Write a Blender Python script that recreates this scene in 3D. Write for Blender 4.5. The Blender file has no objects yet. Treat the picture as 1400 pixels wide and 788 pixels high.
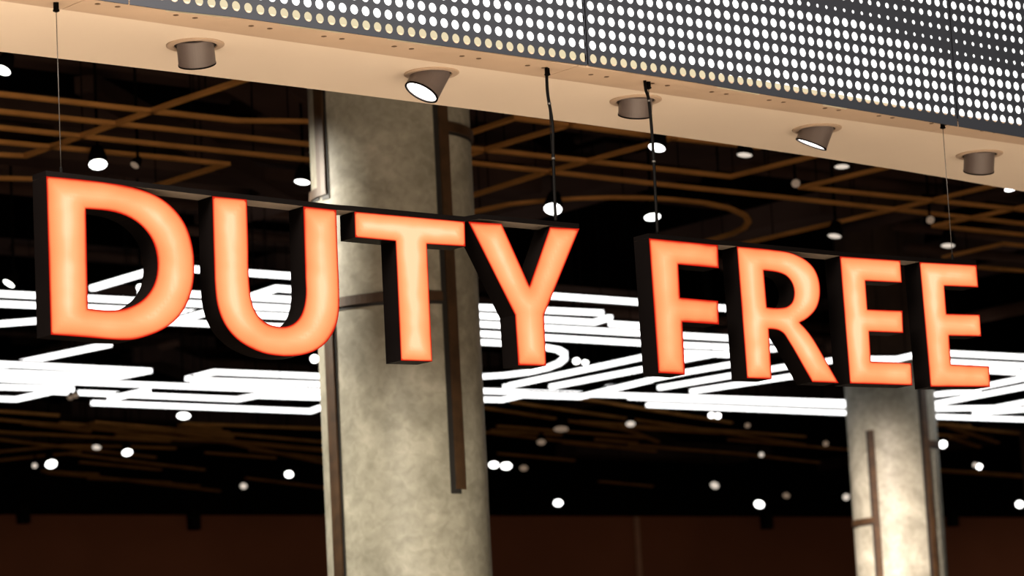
import bpy, bmesh, math, random
from mathutils import Vector, Matrix
from mathutils.geometry import delaunay_2d_cdt

random.seed(7)
SC = bpy.context.scene
COL = SC.collection

# ------------------------------------------------------------------ camera
FPX, ROLL, PITCH, YAW = 4490.0, -0.05195, 0.1603, 0.6884
CAM = Vector((0, 0, 1.6))
_cp, _sp, _c, _s = math.cos(PITCH), math.sin(PITCH), math.cos(ROLL), math.sin(ROLL)
FW = Vector((0, _cp, _sp))
_up = Vector((0, -_sp, _cp))
RT = _c * Vector((1, 0, 0)) + _s * _up
UP = -_s * Vector((1, 0, 0)) + _c * _up
cam_data = bpy.data.cameras.new('camera')
cam = bpy.data.objects.new('camera', cam_data)
COL.objects.link(cam)
cam.matrix_world = Matrix(((RT.x, UP.x, -FW.x, CAM.x), (RT.y, UP.y, -FW.y, CAM.y), (RT.z, UP.z, -FW.z, CAM.z), (0, 0, 0, 1)))
cam_data.sensor_width = 36.0
cam_data.lens = FPX / 1400 * 36.0
cam_data.clip_end = 300
cam_data.dof.use_dof = True
cam_data.dof.focus_distance = 13.6
cam_data.dof.aperture_fstop = 4.2
SC.camera = cam

# ------------------------------------------------------------------ world, exposure, large lights
world = bpy.data.worlds.new('world')
SC.world = world
world.use_nodes = True
world.node_tree.nodes['Background'].inputs[0].default_value = (1.0, 0.72, 0.5, 1)
world.node_tree.nodes['Background'].inputs[1].default_value = 0.004
SC.view_settings.view_transform = 'Standard'
SC.view_settings.look = 'None'
SC.view_settings.exposure = 0.0
SC.view_settings.gamma = 1.0
SC.view_settings.use_curve_mapping = False


def area_lamp(name, loc, size, size_y, power, col, aim=(0, 0, -1)):
    l = bpy.data.lights.new(name, 'AREA')
    l.shape = 'RECTANGLE'
    l.size, l.size_y, l.energy, l.color = size, size_y, power, col
    o = bpy.data.objects.new(name, l)
    COL.objects.link(o)
    o.location = loc
    o.rotation_euler = Vector(aim).to_track_quat('-Z', 'Y').to_euler()
    return o


def spot_lamp(name, loc, aim, power, col, angle, blend=0.4, radius=0.08):
    l = bpy.data.lights.new(name, 'SPOT')
    l.energy, l.color, l.spot_size, l.spot_blend, l.shadow_soft_size = power, col, angle, blend, radius
    o = bpy.data.objects.new(name, l)
    COL.objects.link(o)
    o.location = loc
    o.rotation_euler = Vector(aim).to_track_quat('-Z', 'Y').to_euler()
    return o


# ceiling lamps of the concourse, high up on the camera's side of the sign
area_lamp('concourse_lamp', (-3.5, 7.0, 8.5), 5, 5, 5600, (1.0, 0.88, 0.76))
area_lamp('concourse_lamp', (5.0, 6.0, 8.5), 5, 5, 3000, (1.0, 0.84, 0.69))


# ------------------------------------------------------------------ geometry of the photograph
def ray(x, y):
    return (x - 700) / FPX * RT - (y - 394) / FPX * UP + FW


D1 = Vector((math.cos(YAW), math.sin(YAW), 0))        # along the sign, the soffit and the ceiling battens
D2 = Vector((-math.sin(YAW), math.cos(YAW), 0))       # away from the concourse
P0 = CAM + 12.3 * ray(63, 241)
P0 = Vector((P0.x, P0.y, 0))


def on_z(x, y, z):
    d = ray(x, y)
    return CAM + d * ((z - CAM.z) / d.z)


def on_plane(x, y, q, n):
    d = ray(x, y)
    return CAM + d * ((q - CAM).dot(n) / d.dot(n))


def sign_uv(x, y, off=0.0):
    p = on_plane(x, y, P0 + off * D2, D2)
    return ((p - P0).dot(D1), p.z)


def uvw(u, w, z):
    return P0 + u * D1 + w * D2 + Vector((0, 0, z))


ZS = 4.758          # soffit height
ZG = 6.6            # height of the batten and light-line raft
ZC = 9.2            # black ceiling


# ------------------------------------------------------------------ materials
def new_mat(name):
    m = bpy.data.materials.new(name)
    m.use_nodes = True
    return m, m.node_tree.nodes, m.node_tree.links, m.node_tree.nodes['Principled BSDF']


def mat(name, col, rough=0.5, metal=0.0, var=0.0, scale=8.0, bump=0.0, col2=None, detail=6.0):
    m, n, l, b = new_mat(name)
    b.inputs['Roughness'].default_value = rough
    b.inputs['Metallic'].default_value = metal
    tc = n.new('ShaderNodeTexCoord')
    nz = n.new('ShaderNodeTexNoise')
    nz.inputs['Scale'].default_value = scale
    nz.inputs['Detail'].default_value = detail
    l.new(tc.outputs['Object'], nz.inputs['Vector'])
    rp = n.new('ShaderNodeValToRGB')
    c2 = col2 or tuple(max(0, c * (1 - var)) for c in col)
    rp.color_ramp.elements[0].position = 0.3
    rp.color_ramp.elements[1].position = 0.7
    rp.color_ramp.elements[0].color = (*c2, 1)
    rp.color_ramp.elements[1].color = (*col, 1)
    l.new(nz.outputs['Fac'], rp.inputs['Fac'])
    l.new(rp.outputs['Color'], b.inputs['Base Color'])
    if bump:
        bp = n.new('ShaderNodeBump')
        bp.inputs['Strength'].default_value = bump
        bp.inputs['Distance'].default_value = 0.01
        l.new(nz.outputs['Fac'], bp.inputs['Height'])
        l.new(bp.outputs['Normal'], b.inputs['Normal'])
    return m


def emis(name, col, strength, var=0.05, scale=3.0):
    m, n, l, b = new_mat(name)
    n.remove(b)
    e = n.new('ShaderNodeEmission')
    e.inputs['Strength'].default_value = strength
    tc = n.new('ShaderNodeTexCoord')
    nz = n.new('ShaderNodeTexNoise')
    nz.inputs['Scale'].default_value = scale
    l.new(tc.outputs['Object'], nz.inputs['Vector'])
    rp = n.new('ShaderNodeValToRGB')
    rp.color_ramp.elements[0].color = (*[c * (1 - var) for c in col], 1)
    rp.color_ramp.elements[1].color = (*col, 1)
    l.new(nz.outputs['Fac'], rp.inputs['Fac'])
    l.new(rp.outputs['Color'], e.inputs['Color'])
    l.new(e.outputs[0], n['Material Output'].inputs[0])
    return m


def plaster_mat():
    m, n, l, b = new_mat('troweled_plaster')
    b.inputs['Roughness'].default_value = 0.55
    tc = n.new('ShaderNodeTexCoord')
    a = n.new('ShaderNodeTexNoise'); a.inputs['Scale'].default_value = 2.6; a.inputs['Detail'].default_value = 9; a.inputs['Distortion'].default_value = 1.2
    f = n.new('ShaderNodeTexNoise'); f.inputs['Scale'].default_value = 17; f.inputs['Detail'].default_value = 8; f.inputs['Distortion'].default_value = 0.6
    for t in (a, f):
        l.new(tc.outputs['Object'], t.inputs['Vector'])
    r1 = n.new('ShaderNodeValToRGB')
    r1.color_ramp.elements[0].position, r1.color_ramp.elements[1].position = 0.34, 0.68
    r1.color_ramp.elements[0].color = (0.33, 0.31, 0.245, 1)
    r1.color_ramp.elements[1].color = (0.52, 0.49, 0.40, 1)
    r2 = n.new('ShaderNodeValToRGB')
    r2.color_ramp.elements[0].position, r2.color_ramp.elements[1].position = 0.3, 0.72
    r2.color_ramp.elements[0].color = (0.70, 0.70, 0.67, 1)
    r2.color_ramp.elements[1].color = (1, 1, 1, 1)
    mx = n.new('ShaderNodeMix'); mx.data_type = 'RGBA'; mx.blend_type = 'MULTIPLY'; mx.inputs[0].default_value = 1.0
    l.new(a.outputs['Fac'], r1.inputs['Fac']); l.new(f.outputs['Fac'], r2.inputs['Fac'])
    l.new(r1.outputs['Color'], mx.inputs[6]); l.new(r2.outputs['Color'], mx.inputs[7])
    l.new(mx.outputs[2], b.inputs['Base Color'])
    bp = n.new('ShaderNodeBump'); bp.inputs['Strength'].default_value = 0.35; bp.inputs['Distance'].default_value = 0.012
    l.new(a.outputs['Fac'], bp.inputs['Height']); l.new(bp.outputs['Normal'], b.inputs['Normal'])
    return m


def letter_face_mat():
    """backlit acrylic: brightest over the rows of diodes in the middle of each stroke, deep red at the rim"""
    m, n, l, b = new_mat('backlit_acrylic')
    n.remove(b)
    at = n.new('ShaderNodeAttribute'); at.attribute_name = 'rim'
    warm = n.new('ShaderNodeAttribute'); warm.attribute_name = 'warm'
    tc = n.new('ShaderNodeTexCoord')
    nz = n.new('ShaderNodeTexNoise'); nz.inputs['Scale'].default_value = 5.0; nz.inputs['Detail'].default_value = 2
    l.new(tc.outputs['Object'], nz.inputs['Vector'])
    # rim distance in metres -> 0..1 over 0.08 m, shifted a little by noise
    mul = n.new('ShaderNodeMath'); mul.operation = 'MULTIPLY'; mul.inputs[1].default_value = 1 / 0.066
    l.new(at.outputs['Fac'], mul.inputs[0])
    nm = n.new('ShaderNodeMath'); nm.operation = 'MULTIPLY_ADD'; nm.inputs[1].default_value = 1.3; nm.inputs[2].default_value = 0.35
    l.new(nz.outputs['Fac'], nm.inputs[0])
    m2 = n.new('ShaderNodeMath'); m2.operation = 'MULTIPLY'
    l.new(mul.outputs[0], m2.inputs[0]); l.new(nm.outputs[0], m2.inputs[1])
    m3 = n.new('ShaderNodeMath'); m3.operation = 'MULTIPLY'
    l.new(m2.outputs[0], m3.inputs[0]); l.new(warm.outputs['Fac'], m3.inputs[1])
    rp = n.new('ShaderNodeValToRGB')
    e = rp.color_ramp.elements
    e[0].position = 0.0; e[0].color = (0.42, 0.006, 0.003, 1)
    e[1].position = 1.0; e[1].color = (1.0, 0.76, 0.43, 1)
    for p, c in ((0.045, (0.85, 0.035, 0.013, 1)), (0.095, (1.0, 0.22, 0.075, 1)), (0.17, (1.0, 0.35, 0.125, 1)), (0.38, (1.0, 0.435, 0.17, 1)), (0.68, (1.0, 0.555, 0.25, 1))):
        k = e.new(p); k.color = c
    l.new(m3.outputs[0], rp.inputs['Fac'])
    em = n.new('ShaderNodeEmission'); em.inputs['Strength'].default_value = 1.0
    l.new(rp.outputs['Color'], em.inputs['Color'])
    l.new(em.outputs[0], n['Material Output'].inputs[0])
    return m


M = {
    'soffit': mat('soffit_paint', (0.82, 0.71, 0.58), 0.6, var=0.05, scale=1.3, bump=0.03),
    'board': mat('soffit_board', (0.58, 0.44, 0.32), 0.55, var=0.14, scale=2.0, bump=0.03),
    'panel': mat('anthracite_sheet', (0.0215, 0.026, 0.036), 0.45, var=0.06, scale=1.2),
    'black': mat('black_lacquer', (0.0022, 0.0016, 0.0015), 0.45, var=0.25, scale=6),
    'black_matt': mat('black_paint', (0.006, 0.005, 0.0045), 0.8, var=0.3, scale=0.7),
    'underside_lit': mat('painted_lit_underside', (0.30, 0.25, 0.20), 0.5, metal=0.5, var=0.2, scale=10),  # underside of the sign rail, lightened as if lit from below
    'cord': mat('black_rubber', (0.0016, 0.0014, 0.0013), 0.6, var=0.2, scale=30),
    'steel': mat('steel_wire', (0.05, 0.045, 0.04), 0.45, metal=0.3, var=0.3, scale=40),
    'lampgrey': mat('taupe_enamel', (0.135, 0.112, 0.108), 0.42, var=0.08, scale=5),
    'flange': mat('flange_paint', (0.50, 0.38, 0.28), 0.5, var=0.08, scale=6),
    'dark': mat('hole_shade', (0.01, 0.008, 0.006), 0.7, var=0.3, scale=10),
    'screw': mat('brown_screw', (0.16, 0.10, 0.06), 0.5, metal=0.3, var=0.3, scale=50),
    'bronze': mat('aged_bronze', (0.085, 0.043, 0.018), 0.5, metal=0.1, var=0.5, scale=9, bump=0.1),
    'rail': mat('shade_strip', (0.02, 0.018, 0.016), 0.6, var=0.3, scale=9),  # dark colour painting the shade beside the bronze strips
    'batten': mat('brown_batten', (0.62, 0.29, 0.085), 0.5, var=0.35, scale=2.5),
    'pipe': mat('dusty_pipe', (0.09, 0.05, 0.036), 0.6, var=0.7, scale=0.8),
    'duct': mat('dull_duct', (0.085, 0.052, 0.042), 0.5, var=0.6, scale=0.6),
    'ceiling': mat('black_ceiling', (0.004, 0.0028, 0.0024), 0.9, var=0.5, scale=0.4),
    'wall': mat('russet_wall', (0.42, 0.15, 0.075), 0.7, var=0.35, scale=0.25),
    'seam': mat('wall_seam', (0.75, 0.40, 0.24), 0.6, var=0.3, scale=1),
    'floor': mat('pale_stone', (0.55, 0.48, 0.40), 0.5, var=0.12, scale=1.5),
    'capital': mat('dark_timber', (0.06, 0.035, 0.022), 0.6, var=0.4, scale=4),
    'shop_floor': mat('darkened_floor', (0.12, 0.075, 0.05), 0.5, var=0.3, scale=0.8),
    'plaster': plaster_mat(),
    'face': letter_face_mat(),
    'lightline': emis('light_line', (1.0, 0.985, 0.97), 3.0, 0.03, 0.4),
    'backlight': emis('white_backlight', (1.0, 0.985, 0.95), 2.2, 0.06, 2.0),
    'fade_glow': emis('faded_backlight', (1.0, 0.84, 0.54), 0.98, 0.22, 6.0),
    'light_leak': emis('light_leak_strip', (1.0, 0.74, 0.42), 0.7, 0.5, 9.0),
    'lens': emis('spot_lens', (1.0, 0.98, 0.94), 6.0, 0.03, 20),
    'lens_soft': emis('soft_lens', (1.0, 0.86, 0.72), 0.95, 0.4, 12),
    'lens_dim': emis('dim_lens', (1.0, 0.70, 0.48), 0.25, 0.4, 12),
}

for k_ in ('black', 'black_matt', 'cord', 'ceiling', 'pipe', 'duct', 'batten', 'capital', 'wall'):
    M[k_].node_tree.nodes['Principled BSDF'].inputs['Specular IOR Level'].default_value = 0.0 if k_ in ('ceiling', 'duct', 'pipe', 'batten', 'black_matt') else 0.05


# ------------------------------------------------------------------ object helpers
def tag(o, label=None, cat=None, group=None, kind=None):
    if label: o['label'] = label
    if cat: o['category'] = cat
    if group: o['group'] = group
    if kind: o['kind'] = kind
    return o


def empty(name, loc=(0, 0, 0)):
    o = bpy.data.objects.new(name, None)
    o.empty_display_size = 0.1
    o.location = loc
    COL.objects.link(o)
    return o


def link_mesh(name, verts, faces, material, parent=None, smooth=False, origin=None):
    """verts in world space; origin = world point used as the object's origin (default parent's)"""
    base = Vector(parent_world(parent)) if parent else Vector((0, 0, 0))
    org = Vector(origin) if origin is not None else (base.copy() if parent else sum((Vector(v) for v in verts), Vector()) / len(verts))
    me = bpy.data.meshes.new(name)
    me.from_pydata([tuple(Vector(v) - org) for v in verts], [], faces)
    mats = material if isinstance(material, (list, tuple)) else [material]
    for k in mats:
        me.materials.append(M[k])
    bm = bmesh.new(); bm.from_mesh(me)
    bmesh.ops.recalc_face_normals(bm, faces=bm.faces)
    bm.to_mesh(me); bm.free()
    if smooth:
        for p in me.polygons:
            p.use_smooth = True
    o = bpy.data.objects.new(name, me)
    COL.objects.link(o)
    o.location = org - base
    if parent: o.parent = parent
    return o


def parent_world(o):
    v = Vector((0, 0, 0))
    while o is not None:
        v += Vector(o.location)
        o = o.parent
    return v


class MB:
    def __init__(self): self.v, self.f = [], []

    def add(self, vs, fs):
        b = len(self.v)
        self.v += [Vector(x) for x in vs]
        self.f += [tuple(b + i for i in q) for q in fs]
        return self

    def box(self, c, ax, ay, az):
        """centre and three half-axis vectors"""
        c = Vector(c)
        vs = [c + sx * ax + sy * ay + sz * az for sx in (-1, 1) for sy in (-1, 1) for sz in (-1, 1)]
        return self.add(vs, [(0, 1, 3, 2), (4, 6, 7, 5), (0, 4, 5, 1), (2, 3, 7, 6), (0, 2, 6, 4), (1, 5, 7, 3)])

    def cyl(self, a, b, ra, rb, n=24, cap=(True, True)):
        a, b = Vector(a), Vector(b)
        d = (b - a).normalized()
        e = d.orthogonal().normalized(); g = d.cross(e)
        vs = []
        for p, r in ((a, ra), (b, rb)):
            for i in range(n):
                t = 2 * math.pi * i / n
                vs.append(p + r * (math.cos(t) * e + math.sin(t) * g))
        fs = [(i, (i + 1) % n, n + (i + 1) % n, n + i) for i in range(n)]
        if cap[0]: fs.append(tuple(range(n))[::-1])
        if cap[1]: fs.append(tuple(range(n, 2 * n)))
        return self.add(vs, fs)

    def lathe(self, org, axis, prof, n=32, close=False):
        """prof = list of (r, h) along axis; open or closed ring section"""
        org = Vector(org); d = Vector(axis).normalized()
        e = d.orthogonal().normalized(); g = d.cross(e)
        vs = []
        for r, h in prof:
            for i in range(n):
                t = 2 * math.pi * i / n
                vs.append(org + h * d + r * (math.cos(t) * e + math.sin(t) * g))
        k = len(prof); fs = []
        for j in range(k if close else k - 1):
            j2 = (j + 1) % k
            for i in range(n):
                fs.append((j * n + i, j * n + (i + 1) % n, j2 * n + (i + 1) % n, j2 * n + i))
        return self.add(vs, fs)

    def tube(self, pts, r, n=8):
        pts = [Vector(p) for p in pts]
        rings = []
        e = None
        for i, p in enumerate(pts):
            d = (pts[min(i + 1, len(pts) - 1)] - pts[max(i - 1, 0)]).normalized()
            if e is None: e = d.orthogonal().normalized()
            e = (e - d * e.dot(d)).normalized(); g = d.cross(e)
            rings.append([p + r * (math.cos(2 * math.pi * k / n) * e + math.sin(2 * math.pi * k / n) * g) for k in range(n)])
        vs = [v for q in rings for v in q]
        fs = [(i * n + k, i * n + (k + 1) % n, (i + 1) * n + (k + 1) % n, (i + 1) * n + k) for i in range(len(pts) - 1) for k in range(n)]
        fs += [tuple(range(n))[::-1], tuple(range((len(pts) - 1) * n, len(pts) * n))]
        return self.add(vs, fs)

    def sweep(self, pts, w, h, zoff=0.0):
        """rectangular profile along a level polyline, mitred; w across, h tall, top at zoff+h"""
        pts = [Vector(p) for p in pts]
        vs = []
        for i, p in enumerate(pts):
            a = (pts[i] - pts[i - 1]).normalized() if i else None
            b = (pts[i + 1] - pts[i]).normalized() if i < len(pts) - 1 else None
            if a is None: t, k = b, 1
            elif b is None: t, k = a, 1
            else:
                t = (a + b)
                t = t.normalized() if t.length > 1e-4 else a
                k = min(2.5, 1 / max(0.2, abs(t.dot(a))))
            s = Vector((-t.y, t.x, 0)).normalized() * (w / 2 * k)
            for q in (-1, 1):
                vs.append(p + q * s + Vector((0, 0, zoff)))
                vs.append(p + q * s + Vector((0, 0, zoff + h)))
        fs = []
        for i in range(len(pts) - 1):
            a, b = i * 4, i * 4 + 4
            fs += [(a, b, b + 1, a + 1), (a + 1, b + 1, b + 3, a + 3), (a + 3, b + 3, b + 2, a + 2), (a + 2, b + 2, b, a)]
        fs += [(0, 1, 3, 2), (len(vs) - 4, len(vs) - 2, len(vs) - 1, len(vs) - 3)]
        return self.add(vs, fs)

    def build(self, name, material, parent=None, smooth=False, origin=None):
        return link_mesh(name, self.v, self.f, material, parent, smooth, origin)


Z = Vector((0, 0, 1))

# ================================================================== the setting
o = MB().box((0, 30, -0.1), Vector((60, 0, 0)), Vector((0, 45, 0)), Vector((0, 0, 0.1))).build('floor', 'floor')
tag(o, 'pale stone floor of the hall', None, None, 'structure')
MB().add([uvw(-40, 0.3, 0.004), uvw(60, 0.3, 0.004), uvw(60, 60, 0.004), uvw(-40, 60, 0.004)], [(0, 1, 2, 3)]).build('shop_floor', 'shop_floor', o)  # unseen floor made dark to cut light bouncing up in the shop

# far wall: russet lower part, black bulkhead above (line of its top edge read off at z = 7)
wa, wb = on_z(0, 704, 7.0), on_z(1400, 708, 7.0)
wd = (wb - wa).normalized()
wn = Vector((-wd.y, wd.x, 0))
wa2, wb2 = wa - wd * 14, wb + wd * 14
wall = MB().box(((wa2 + wb2) / 2 + wn * 0.2).xy.to_3d() + Z * 3.5, wd * ((wb2 - wa2).length / 2), wn * 0.2, Z * 3.5).build('wall_back', 'wall')
tag(wall, 'dark russet wall far behind the columns', None, None, 'structure')
for px in (872,):
    p = on_plane(px, 760, wa, wn)
    MB().box(Vector((p.x, p.y, 3.5)) - wn * 0.02, wd * 0.05, wn * 0.02, Z * 3.49).build('wall_seam', 'seam', wall)
bulk = MB().box(((wa2 + wb2) / 2 + wn * 0.1).xy.to_3d() + Z * 8.15, wd * ((wb2 - wa2).length / 2), wn * 0.4, Z * 1.14).build('trim_3', 'black_matt')
tag(bulk, 'black bulkhead above the russet wall', None, None, 'structure')
# black ceiling over the shop, starting over the soffit
c1, c2 = uvw(-16, 1.2, 0), uvw(26, 1.2, 0)
ceil = MB().add([uvw(-45, 0.9, ZC), uvw(60, 0.9, ZC), uvw(60, 75, ZC), uvw(-45, 75, ZC), uvw(-45, 0.9, ZC + 0.2), uvw(60, 0.9, ZC + 0.2), uvw(60, 75, ZC + 0.2), uvw(-45, 75, ZC + 0.2)],
                [(0, 1, 2, 3), (4, 5, 6, 7), (0, 1, 5, 4), (1, 2, 6, 5), (2, 3, 7, 6), (3, 0, 4, 7)]).build('ceiling', 'ceiling')
tag(ceil, 'black ceiling above the battens', None, None, 'structure')

# ---------------- perforated, backlit fascia (plane, row and column pitch read off the photograph)
FSLOPE, FOFF = 0.024375, -0.11646
FN = (-FSLOPE * D1 + D2).normalized()
FT = (D1 + FSLOPE * D2).normalized()
FQ = P0 + FOFF * D2


def fas(s, z, w=0.0):
    return FQ + s * FT + w * FN + Vector((0, 0, z))


PITCH_H, PITCH_V, Z_R0, S_J0, SEAM0, NCOL, NROW = 0.0587, 0.05845, 4.798, 2.7057, 2.6712, 40, 17
HOLE_R = 0.0203
BOT = [(-6, 4.735), (0.51, 4.742), (0.79, 4.752), (1.36, 4.755), (2.44, 4.762), (2.67, 4.764), (3.29, 4.759), (3.70, 4.750), (4.05, 4.745), (5.02, 4.730), (5.49, 4.722), (12, 4.695)]


def fascia_bottom(s):
    for (a, za), (b, zb) in zip(BOT, BOT[1:]):
        if a <= s <= b: return za + (zb - za) * (s - a) / (b - a)
    return BOT[-1][1]


def hole_factor(j, r):
    """small-hole wave in the perforation"""
    if r < 4: jb = 64 - 4 * r + (2 if r == 3 else 0)
    else: jb = {4: 46, 5: 35, 6: 30, 7: 20, 8: 11, 9: 3}.get(r, -6 - 8 * (r - 10))
    k = j - jb
    if k < 0: return 1.0
    if k == 0: return 0.86
    if k == 1: return 0.88
    if k == 2: return 0.64
    if k == 3: return 0.52
    return min(1.0, 0.42 + max(0, k - 9) * 0.019)


fascia = empty('wall_front', tuple(fas(2.67, 4.75)))
tag(fascia, 'backlit fascia of dark perforated metal panels', None, None, 'structure')
NH = 16
for pi in range(-3, 3):
    s0 = SEAM0 + pi * NCOL * PITCH_H + 0.003
    s1 = SEAM0 + (pi + 1) * NCOL * PITCH_H - 0.003
    mb = MB()
    ztop = Z_R0 + (NROW - 0.5) * PITCH_V
    for i in range(NCOL):
        j = pi * NCOL + i
        sc = S_J0 + j * PITCH_H
        a = s0 if i == 0 else sc - PITCH_H / 2
        b = s1 if i == NCOL - 1 else sc + PITCH_H / 2
        for r in range(NROW):
            zc = Z_R0 + r * PITCH_V
            z0, z1 = (zc - PITCH_V / 2, zc + PITCH_V / 2)
            rad = HOLE_R * hole_factor(j, r)
            ring, sq, wl = [], [], []
            for k in range(NH):
                t = 2 * math.pi * k / NH
                c_, s_ = math.cos(t), math.sin(t)
                ring.append(fas(sc + rad * c_, zc + rad * s_))
                wl.append(fas(sc + rad * c_, zc + rad * s_, 0.003))
                m_ = max(abs(c_), abs(s_))
                us, uz = c_ / m_, s_ / m_
                sq.append(fas(sc + (us * (b - sc) if us > 0 else us * (sc - a)), zc + uz * PITCH_V / 2))
            n = NH
            fs = [(k, (k + 1) % n, n + (k + 1) % n, n + k) for k in range(n)] + [(k, (k + 1) % n, 2 * n + (k + 1) % n, 2 * n + k) for k in range(n)]
            mb.add(ring + sq + wl, fs)
        # solid margin under the first row
        zb0, zb1 = fascia_bottom(a), fascia_bottom(b)
        zt = Z_R0 - PITCH_V / 2
        mb.add([fas(a, zb0), fas(b, zb1), fas(b, zt), fas(a, zt), fas(a, zb0, 0.006), fas(b, zb1, 0.006)], [(0, 1, 2, 3), (0, 1, 5, 4)])
    mb.build('perforated_panel', 'panel', fascia)
# what lies behind the sheet: white diffuser, cream glow strip painting the backlight's fade at the bottom, box
mb = MB()
mb.box(fas(2.67, 5.32, 0.055), FT * 7.02, FN * 0.004, Z * 0.525)
mb.build('backlight_sheet', 'backlight', fascia)
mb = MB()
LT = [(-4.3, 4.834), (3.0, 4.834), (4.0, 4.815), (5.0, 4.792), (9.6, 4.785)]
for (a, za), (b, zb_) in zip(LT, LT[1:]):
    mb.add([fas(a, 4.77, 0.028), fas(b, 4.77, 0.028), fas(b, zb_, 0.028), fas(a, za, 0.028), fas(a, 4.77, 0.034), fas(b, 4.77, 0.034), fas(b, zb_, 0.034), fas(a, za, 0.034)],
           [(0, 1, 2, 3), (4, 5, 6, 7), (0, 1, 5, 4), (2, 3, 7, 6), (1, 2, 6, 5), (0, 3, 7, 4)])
mb.build('backlight_fade', 'fade_glow', fascia)
mb = MB()
mb.box(fas(2.67, 5.32, 0.12), FT * 7.04, FN * 0.05, Z * 0.54)
mb.box(fas(2.67, 5.82, 0.06), FT * 7.04, FN * 0.055, Z * 0.02)
mb.build('backing_box', 'black_matt', fascia)
MB().box(fas(2.67, (5.861 + ZC) / 2, 0.09), FT * 12, FN * 0.09, Z * ((ZC - 5.861) / 2)).build('light_block_wall', 'panel', fascia)  # unseen wall added to stop concourse light passing over the fascia
for pi in range(-2, 3):
    MB().box(fas(SEAM0 + pi * NCOL * PITCH_H, 5.27, 0.005), FT * 0.0105, FN * 0.0015, Z * 0.50).build('seam_strip', 'black', fascia)  # black strips added to stop backlight showing through the seams
# thin glowing strips standing for light that leaks between the panels' lower edge and the soffit board
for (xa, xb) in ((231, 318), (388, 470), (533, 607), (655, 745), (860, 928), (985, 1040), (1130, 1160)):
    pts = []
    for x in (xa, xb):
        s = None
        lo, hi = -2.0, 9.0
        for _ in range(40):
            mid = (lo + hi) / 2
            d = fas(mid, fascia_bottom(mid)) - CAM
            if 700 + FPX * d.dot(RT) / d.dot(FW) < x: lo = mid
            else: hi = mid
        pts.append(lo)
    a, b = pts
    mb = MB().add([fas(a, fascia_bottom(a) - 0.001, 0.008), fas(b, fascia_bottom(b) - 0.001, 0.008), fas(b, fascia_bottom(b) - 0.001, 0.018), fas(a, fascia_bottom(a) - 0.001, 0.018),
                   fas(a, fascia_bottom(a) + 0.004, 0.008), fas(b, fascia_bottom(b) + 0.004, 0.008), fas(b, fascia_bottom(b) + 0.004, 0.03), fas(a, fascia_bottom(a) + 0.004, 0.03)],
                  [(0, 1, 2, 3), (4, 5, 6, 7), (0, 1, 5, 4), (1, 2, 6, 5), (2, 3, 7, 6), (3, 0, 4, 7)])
    mb.build('light_leak_strip', 'light_leak', fascia)


# ---------------- soffit: front board with screws, main panel, rear upstand
def chain(pix, z):
    out = []
    for x, y in pix:
        p = on_z(x, y, z) - P0
        out.append((p.dot(D1), p.dot(D2)))
    return out


rear = chain([(0, 72), (210, 96.5), (420, 122), (640, 150), (800, 171), (960, 193), (1117, 216), (1250, 237), (1366, 257)], ZS)
rear = [(-5.5, rear[0][1] + 0.06)] + rear + [(7.2, rear[-1][1] + 0.09), (11.0, rear[-1][1] + 0.62)]
NS = 48


def interp(ch, u):
    for (a, wa_), (b, wb_) in zip(ch, ch[1:]):
        if a <= u <= b: return wa_ + (wb_ - wa_) * (u - a) / (b - a)
    return ch[0][1] if u < ch[0][0] else ch[-1][1]


def fw_of(u):
    return FOFF + FSLOPE * u + 0.008


BOARD_W = 0.235
us = [-5.0 + 15.5 * i / NS for i in range(NS + 1)]
soffit = empty('trim_1', tuple(uvw(2.5, 0.4, ZS)))
tag(soffit, 'beige soffit hanging under the perforated fascia', None, None, 'structure')


def slab(w0, w1, z0, z1, us_):
    vs = []
    for u in us_:
        a, b = w0(u), w1(u)
        for w, z in ((a, z0), (b, z0), (b, z1), (a, z1)):
            vs.append(uvw(u, w, z))
    fs = []
    for i in range(len(us_) - 1):
        for k in range(4):
            fs.append((4 * i + k, 4 * i + (k + 1) % 4, 4 * i + 4 + (k + 1) % 4, 4 * i + 4 + k))
    n = 4 * (len(us_) - 1)
    fs += [(0, 1, 2, 3), (n, n + 1, n + 2, n + 3)]
    return MB().add(vs, fs)


joints = [-5.0, -2.3, 0.17, 2.62, 5.08, 7.6, 10.5]
for a, b in zip(joints, joints[1:]):
    seg = [a + 0.0025 + (b - a - 0.005) * i / 12 for i in range(13)]
    slab(lambda u: fw_of(u), lambda u: fw_of(u) + BOARD_W, ZS + 0.0, ZS + 0.03, seg).build('soffit_board', 'board', soffit)
slab(lambda u: fw_of(u) + BOARD_W + 0.001, lambda u: interp(rear, u), ZS + 0.004, ZS + 0.05, us).build('soffit_panel', 'soffit', soffit)
slab(lambda u: interp(rear, u) - 0.06, lambda u: interp(rear, u) - 0.005, ZS + 0.0505, ZS + 1.05, us).build('upstand', 'black_matt', soffit)
# screw heads, in pairs
su = -0.3
first = chain([(238, 21.5)], ZS)[0][0]
second = chain([(265, 25)], ZS)[0][0]
gap = second - first
period = chain([(343, 35.5)], ZS)[0][0] - first
for k in range(-3, 16):
    for off in (0, gap):
        u = first + k * period + off
        p = uvw(u, fw_of(u) + 0.095, ZS)
        MB().lathe(p, -Z, [(0.0115, -0.002), (0.0115, 0.0012), (0.008, 0.0022), (0.003, 0.0016), (0.0005, 0.0012)], 10).build('screw', 'screw', soffit)


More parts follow.
